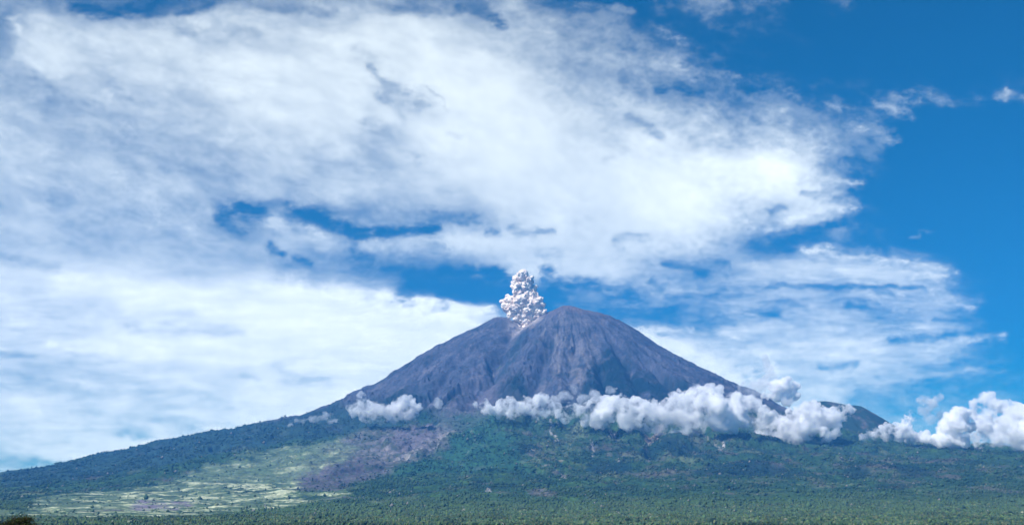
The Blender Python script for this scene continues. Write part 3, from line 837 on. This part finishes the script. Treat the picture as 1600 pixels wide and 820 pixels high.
exec_strokes = [
 # top left blue gaps
 ([(120, 12), (190, 18), (240, 8)], 11, .12, .9), ([(275, 22), (340, 3)], 7, .25, .8), ([(410, 8), (460, 12), (525, 19)], 8, .45, .8),
 ([(625, 12), (685, 14)], 7, .45, .8), ([(715, 12), (760, 18), (785, 38)], 8, .30, .85),
 # dark rents inside the big white cloud
 ([(560, 75), (575, 95)], 12, .78, .6), ([(575, 105), (590, 122), (602, 130)], 7, .62, .85), ([(588, 150), (605, 155), (625, 165)], 7, .68, .85), ([(605, 135), (630, 145), (655, 162)], 13, .68, .8), ([(620, 165), (628, 188)], 9, .80, .7), ([(668, 140), (690, 155), (697, 175)], 3, .76, .6),
 ([(565, 190), (600, 205), (625, 235), (650, 245)], 10, .70, .8), ([(625, 180), (630, 190)], 6, .75, .6), ([(700, 208), (725, 212)], 4, .84, .6),
 ([(985, 185), (1010, 200), (1040, 212)], 8, .55, .8), ([(950, 250), (955, 250)], 6, .80, .8), ([(960, 160), (975, 165)], 8, .6, .7),
 ([(60, 130), (85, 150), (80, 175)], 14, .56, .8), ([(40, 92), (65, 108), (95, 115)], 9, .92, .8), ([(20, 30), (35, 60), (30, 90)], 8, .86, .7),
 ([(170, 135), (200, 160)], 12, .62, .7), ([(90, 315), (100, 318)], 12, .55, .6), ([(280, 45), (400, 50)], 9, .66, .7),
 ([(140, 160), (160, 200), (200, 230), (290, 255)], 16, .63, .55), ([(170, 265), (230, 275), (290, 300)], 10, .84, .6),
 # blue lens left of the plume
 ([(350, 338), (375, 328), (410, 332)], 12, .10, .95), ([(450, 326), (500, 344), (530, 360), (565, 370)], 13, .04, 1), ([(555, 370), (620, 366), (680, 360)], 11, .06, 1), ([(420, 322), (450, 326)], 8, .35, .8), ([(360, 350), (385, 362)], 9, .3, .8),
 ([(680, 340), (740, 345)], 9, .30, .8), ([(765, 360), (778, 362)], 7, .25, .7), ([(425, 345), (470, 365), (520, 380)], 14, .80, .85), ([(570, 385), (640, 378), (700, 380)], 9, .80, .8),
 ([(700, 372), (760, 378), (800, 372)], 10, .90, .8), ([(425, 385), (440, 395)], 8, .12, .8), ([(460, 405), (480, 412)], 7, .15, .8), ([(550, 400), (580, 412)], 9, .15, .8),
 ([(600, 418), (660, 420)], 7, .15, .8), ([(676, 386), (690, 388)], 4, .5, .5), ([(520, 428), (580, 440)], 9, .60, .7), ([(500, 408), (540, 420)], 8, .50, .7),
 ([(640, 445), (700, 440), (790, 440)], 16, .02, .95), ([(690, 425), (780, 425)], 8, .04, .9), ([(640, 425), (670, 440)], 8, .08, .8), ([(700, 458), (780, 470)], 9, .02, .95),
 # upper edge of the big white wedge behind the cone
 ([(590, 462), (690, 474), (770, 487)], 9, .96, .85), ([(450, 455), (560, 470), (700, 490), (740, 500)], 18, 1.0, .9),
 ([(100, 440), (200, 445)], 14, .98, .8), ([(270, 475), (380, 492)], 9, .98, .7), ([(80, 540), (200, 552), (400, 565)], 8, .97, .7),
 ([(0, 553), (60, 556)], 6, .64, .8), ([(0, 590), (120, 600)], 12, .68, .6), ([(120, 610), (300, 612)], 8, .72, .5), ([(0, 400), (90, 420)], 9, .66, .7),
 ([(200, 513), (380, 520)], 9, .78, .7), ([(50, 480), (190, 490)], 9, .74, .5), ([(190, 675), (235, 680)], 8, .52, .8), ([(245, 655), (300, 664)], 8, .66, .75), ([(430, 570), (455, 590), (510, 595)], 9, .74, .7),
 ([(380, 590), (400, 593)], 5, .76, .7), ([(320, 655), (380, 668)], 7, .78, .6), ([(0, 715), (60, 725), (120, 735)], 9, .5, .7), ([(150, 690), (120, 700), (0, 690)], 8, .86, .5),
 # right: below the bright mass
 ([(840, 359), (866, 360)], 5, .42, .6), ([(800, 355), (835, 362)], 8, .5, .6), ([(960, 372), (1010, 372)], 7, .62, .7), ([(960, 385), (970, 392)], 6, .66, .5), ([(840, 395), (870, 400)], 8, .66, .5),
 ([(1160, 328), (1172, 350)], 10, .6, .7), ([(1180, 375), (1200, 370)], 6, .15, .8), ([(1035, 412), (1100, 418), (1130, 412)], 7, .22, .85), ([(1095, 425), (1105, 428)], 9, .08, .8),
 ([(870, 440), (930, 445), (1000, 470)], 12, .12, .75), ([(850, 425), (870, 470)], 12, .04, .8), ([(905, 450), (910, 450)], 6, .4, .6),
 ([(945, 450), (965, 455)], 6, .55, .6), ([(1015, 436), (1030, 450)], 5, .22, .7), ([(1040, 465), (1100, 462), (1135, 455)], 5, .15, .8), ([(870, 475), (1000, 490), (1060, 500)], 11, .14, .8),
 ([(1000, 495), (1045, 485)], 10, .08, .8), ([(1095, 485), (1110, 505)], 9, .18, .8), ([(1165, 484), (1215, 490)], 6, .15, .8), ([(1120, 502), (1150, 505)], 5, .25, .7),
 # bright tip and its blue rents
 ([(1205, 332), (1228, 322)], 6, .5, .7), ([(1255, 302), (1292, 302)], 6, .5, .75), ([(1305, 308), (1320, 309)], 4, .40, .7), ([(1230, 345), (1290, 325), (1335, 325)], 9, .86, .8),
 ([(1195, 362), (1250, 350), (1300, 345)], 6, .72, .7), ([(1215, 385), (1260, 365), (1320, 350)], 8, .05, .9), ([(1200, 388), (1245, 390)], 6, .12, .8),
 ([(1250, 285), (1310, 282), (1345, 285)], 6, .70, .7), ([(1360, 245), (1320, 250)], 10, .10, .5), ([(1335, 300), (1338, 305)], 8, .05, .7),
 # upper right fringe
 ([(880, 10), (930, 25), (985, 50)], 8, .30, .6), ([(965, 15), (985, 20)], 7, .45, .8), ([(1035, 50), (1060, 65)], 8, .42, .8), ([(1030, 140), (1060, 140), (1090, 148)], 8, .10, .85), ([(1060, 105), (1085, 120)], 12, .66, .6),
 ([(1135, 113), (1150, 120)], 7, .40, .7), ([(1150, 135), (1190, 138)], 7, .06, .7), ([(1215, 130), (1245, 145)], 7, .32, .7), ([(1300, 165), (1310, 170)], 6, .45, .8), ([(1215, 175), (1230, 190)], 9, .62, .6),
 ([(1290, 205), (1340, 200), (1385, 215)], 13, .50, .7), ([(1180, 190), (1190, 200)], 8, .2, .4),
 ([(1370, 160), (1400, 172), (1425, 180)], 9, .45, .9), ([(1400, 150), (1450, 150), (1480, 158)], 10, .42, .85), ([(1480, 160), (1530, 155)], 9, .22, .8), ([(1558, 150), (1575, 150), (1600, 156)], 8, .42, .85), ([(1570, 143), (1572, 152)], 7, .58, .8),
 ([(1315, 3), (1325, 4)], 8, .36, .8), ([(1080, 5), (1130, 5)], 10, .40, .6), ([(1425, 368), (1440, 368)], 4, .28, .8), ([(1440, 360), (1460, 362)], 3, .22, .6),
 # right hand bands
 ([(1260, 392), (1300, 395), (1400, 405), (1470, 418)], 9, .80, .85), ([(1230, 420), (1340, 425), (1460, 432)], 12, .76, .8), ([(1310, 385), (1380, 392)], 5, .40, .7), ([(1480, 420), (1490, 426)], 8, .45, .7),
 ([(1200, 448), (1290, 447), (1380, 448), (1450, 450)], 4, .20, .8), ([(1200, 470), (1260, 478)], 5, .35, .6), ([(1330, 475), (1380, 485)], 8, .20, .75), ([(1370, 458), (1400, 462)], 5, .25, .7),
 ([(1450, 465), (1500, 475), (1520, 480)], 9, .64, .85), ([(1400, 478), (1440, 480)], 8, .60, .7), ([(1460, 500), (1510, 500)], 4, .20, .7), ([(1400, 530), (1450, 530), (1490, 520)], 7, .14, .8),
 ([(1330, 525), (1280, 515), (1260, 516)], 6, .58, .5), ([(1370, 545), (1450, 538), (1530, 532), (1560, 530)], 8, .66, .85), ([(1300, 540), (1370, 545)], 14, .84, .7), ([(1420, 560), (1480, 560)], 10, .68, .7),
 ([(1280, 572), (1340, 570)], 6, .42, .85), ([(1490, 570), (1530, 565)], 5, .25, .7), ([(1360, 592), (1440, 588), (1530, 578)], 6, .62, .8), ([(1400, 605), (1500, 600)], 10, .16, .85), ([(1535, 582), (1565, 582)], 6, .42, .7),
 ([(1360, 625), (1350, 615), (1400, 640)], 10, .30, .6), ([(1395, 610), (1415, 625)], 7, .50, .6), ([(1500, 610), (1600, 590)], 14, .14, .7), ([(1155, 575), (1165, 590)], 7, .66, .6), ([(1190, 582), (1192, 590)], 7, .62, .7),
 ([(1195, 555), (1205, 585)], 5, .90, .7),
 ([(1000, 520), (1060, 545), (1130, 585)], 16, .95, .8), ([(1010, 512), (1080, 515)], 6, .80, .7), ([(1100, 520), (1200, 520)], 12, .70, .5),
]
for s_ in exec_strokes:
    stroke(*s_)

# fibrous detail, strongest where the cloud is half thick
low = sstep(330, 480, PY)
sx_ = PX + 20 * fbm(PX / 120, PY / 60, 3.1, 3)
d1 = (1 - low) * fbm(sx_ / 70, (PY - .22 * PX) / 38, 2.0, 6, .6) + low * fbm(sx_ / 85, PY / 20, 12.0, 6, .58)
d2 = (1 - low) * fbm(PX / 26, PY / 20, 6.0, 5, .62) + low * fbm(PX / 30, PY / 11, 16.0, 5, .6)
mid = np.clip(4 * W * (1 - W), 0, 1)
d3 = .45 - np.abs(fbm(PX / 30 + .02 * wx, PY / 17 + .02 * wy, 9.0, 4, .55)) * 3
rough = .45 + .55 * sstep(650, 1000, PX) + .3 * sstep(300, 340, PY) * sstep(430, 400, PY)
W = W + d1 * (.05 + .20 * mid + .07 * sstep(900, 600, PX)) + (d2 * (.015 + .14 * mid) + d3 * .08 * mid) * np.minimum(rough, 1)
rs = sstep(1000, 1150, PX) * sstep(380, 420, PY) * sstep(640, 560, PY)
st2 = fbm(PX / 60, PY / 9, 4.4, 4, .6)
W = W + rs * st2 * .16 * mid
W = W * (1 - .04 * sstep(.6, 0, W))
rf = sstep(900, 1150, PX)
W = W * (1 - (.165 - .11 * rf) * sstep(460, 390, PY)) * (1 - .035 * sstep(390, 460, PY))
# thin veils at the ragged margin of the deck
veil = sstep(.30, .0, np.abs(W - .16)) * sstep(820, 900, PX) * (1 - .75 * sstep(1380, 1500, PX))
W = W + veil * .16 * sstep(-.25, .45, d1 + .6 * d2) * sstep(.015, .10, W)
W = np.clip(W, 0, 1)
W = W * sstep(36, 31, np.degrees(SE)) * sstep(36, 31, np.abs(np.degrees(SA)))
sky = grid_mesh('sky', np.stack([VX, VY, VZ], -1).reshape(-1, 3), len(sel), len(saz), None, True, {'cover': W.reshape(-1)})
m, nt, out = mat('high_cloud')
a = nt.nodes.new('ShaderNodeAttribute'); a.attribute_name = 'cover'
df = nt.nodes.new('ShaderNodeEmission'); df.inputs['Color'].default_value = (.93, .985, .92, 1); df.inputs['Strength'].default_value = 1.20
tr = nt.nodes.new('ShaderNodeBsdfTransparent'); mx = nt.nodes.new('ShaderNodeMixShader')
pw = nt.nodes.new('ShaderNodeMath'); pw.operation = 'POWER'; pw.inputs[1].default_value = 2.0
nt.links.new(a.outputs['Fac'], pw.inputs[0]); nt.links.new(pw.outputs[0], mx.inputs['Fac'])
nt.links.new(tr.outputs[0], mx.inputs[1]); nt.links.new(df.outputs[0], mx.inputs[2])
nt.links.new(mx.outputs[0], out.inputs['Surface'])
sky.data.materials.append(m); tag(sky, kind='structure')

# ------------------------------------------------------------------ the air
HAZE = True
if HAZE:
    bm = bmesh.new(); bmesh.ops.create_cube(bm, size=1)
    me = bpy.data.meshes.new('haze')
    x0, x1, y0, y1, z0, z1 = -21000, 21000, -4200, 18200, -1200, 3700
    for v in bm.verts:
        v.co = Vector((x0 if v.co.x < 0 else x1, y0 if v.co.y < 0 else y1, z0 if v.co.z < 0 else z1))
    bm.to_mesh(me); bm.free()
    hz = bpy.data.objects.new('haze', me); COL.objects.link(hz)
    m, nt, out = mat('air')
    v = nt.nodes.new('ShaderNodeVolumePrincipled')
    v.inputs['Color'].default_value = (.09, .39, 1.0, 1); v.inputs['Density'].default_value = 3.2e-5
    v.inputs['Anisotropy'].default_value = .0
    nt.links.new(v.outputs[0], out.inputs['Volume'])
    m.cycles.homogeneous_volume = True if hasattr(m, 'cycles') and hasattr(m.cycles, 'homogeneous_volume') else None
    me.materials.append(m); tag(hz, kind='stuff')

# ------------------------------------------------------------------ render settings
scene.render.engine = 'CYCLES'
cy = scene.cycles
cy.use_denoising = True
cy.max_bounces = 90; cy.volume_bounces = 90; cy.diffuse_bounces = 2; cy.transparent_max_bounces = 16
cy.volume_step_rate = 1.0; cy.volume_max_steps = 256
cy.use_adaptive_sampling = True; cy.adaptive_threshold = .02
vs = scene.view_settings; vs.view_transform = 'Standard'; vs.look = 'None'; vs.gamma = 1; vs.exposure = 0.50
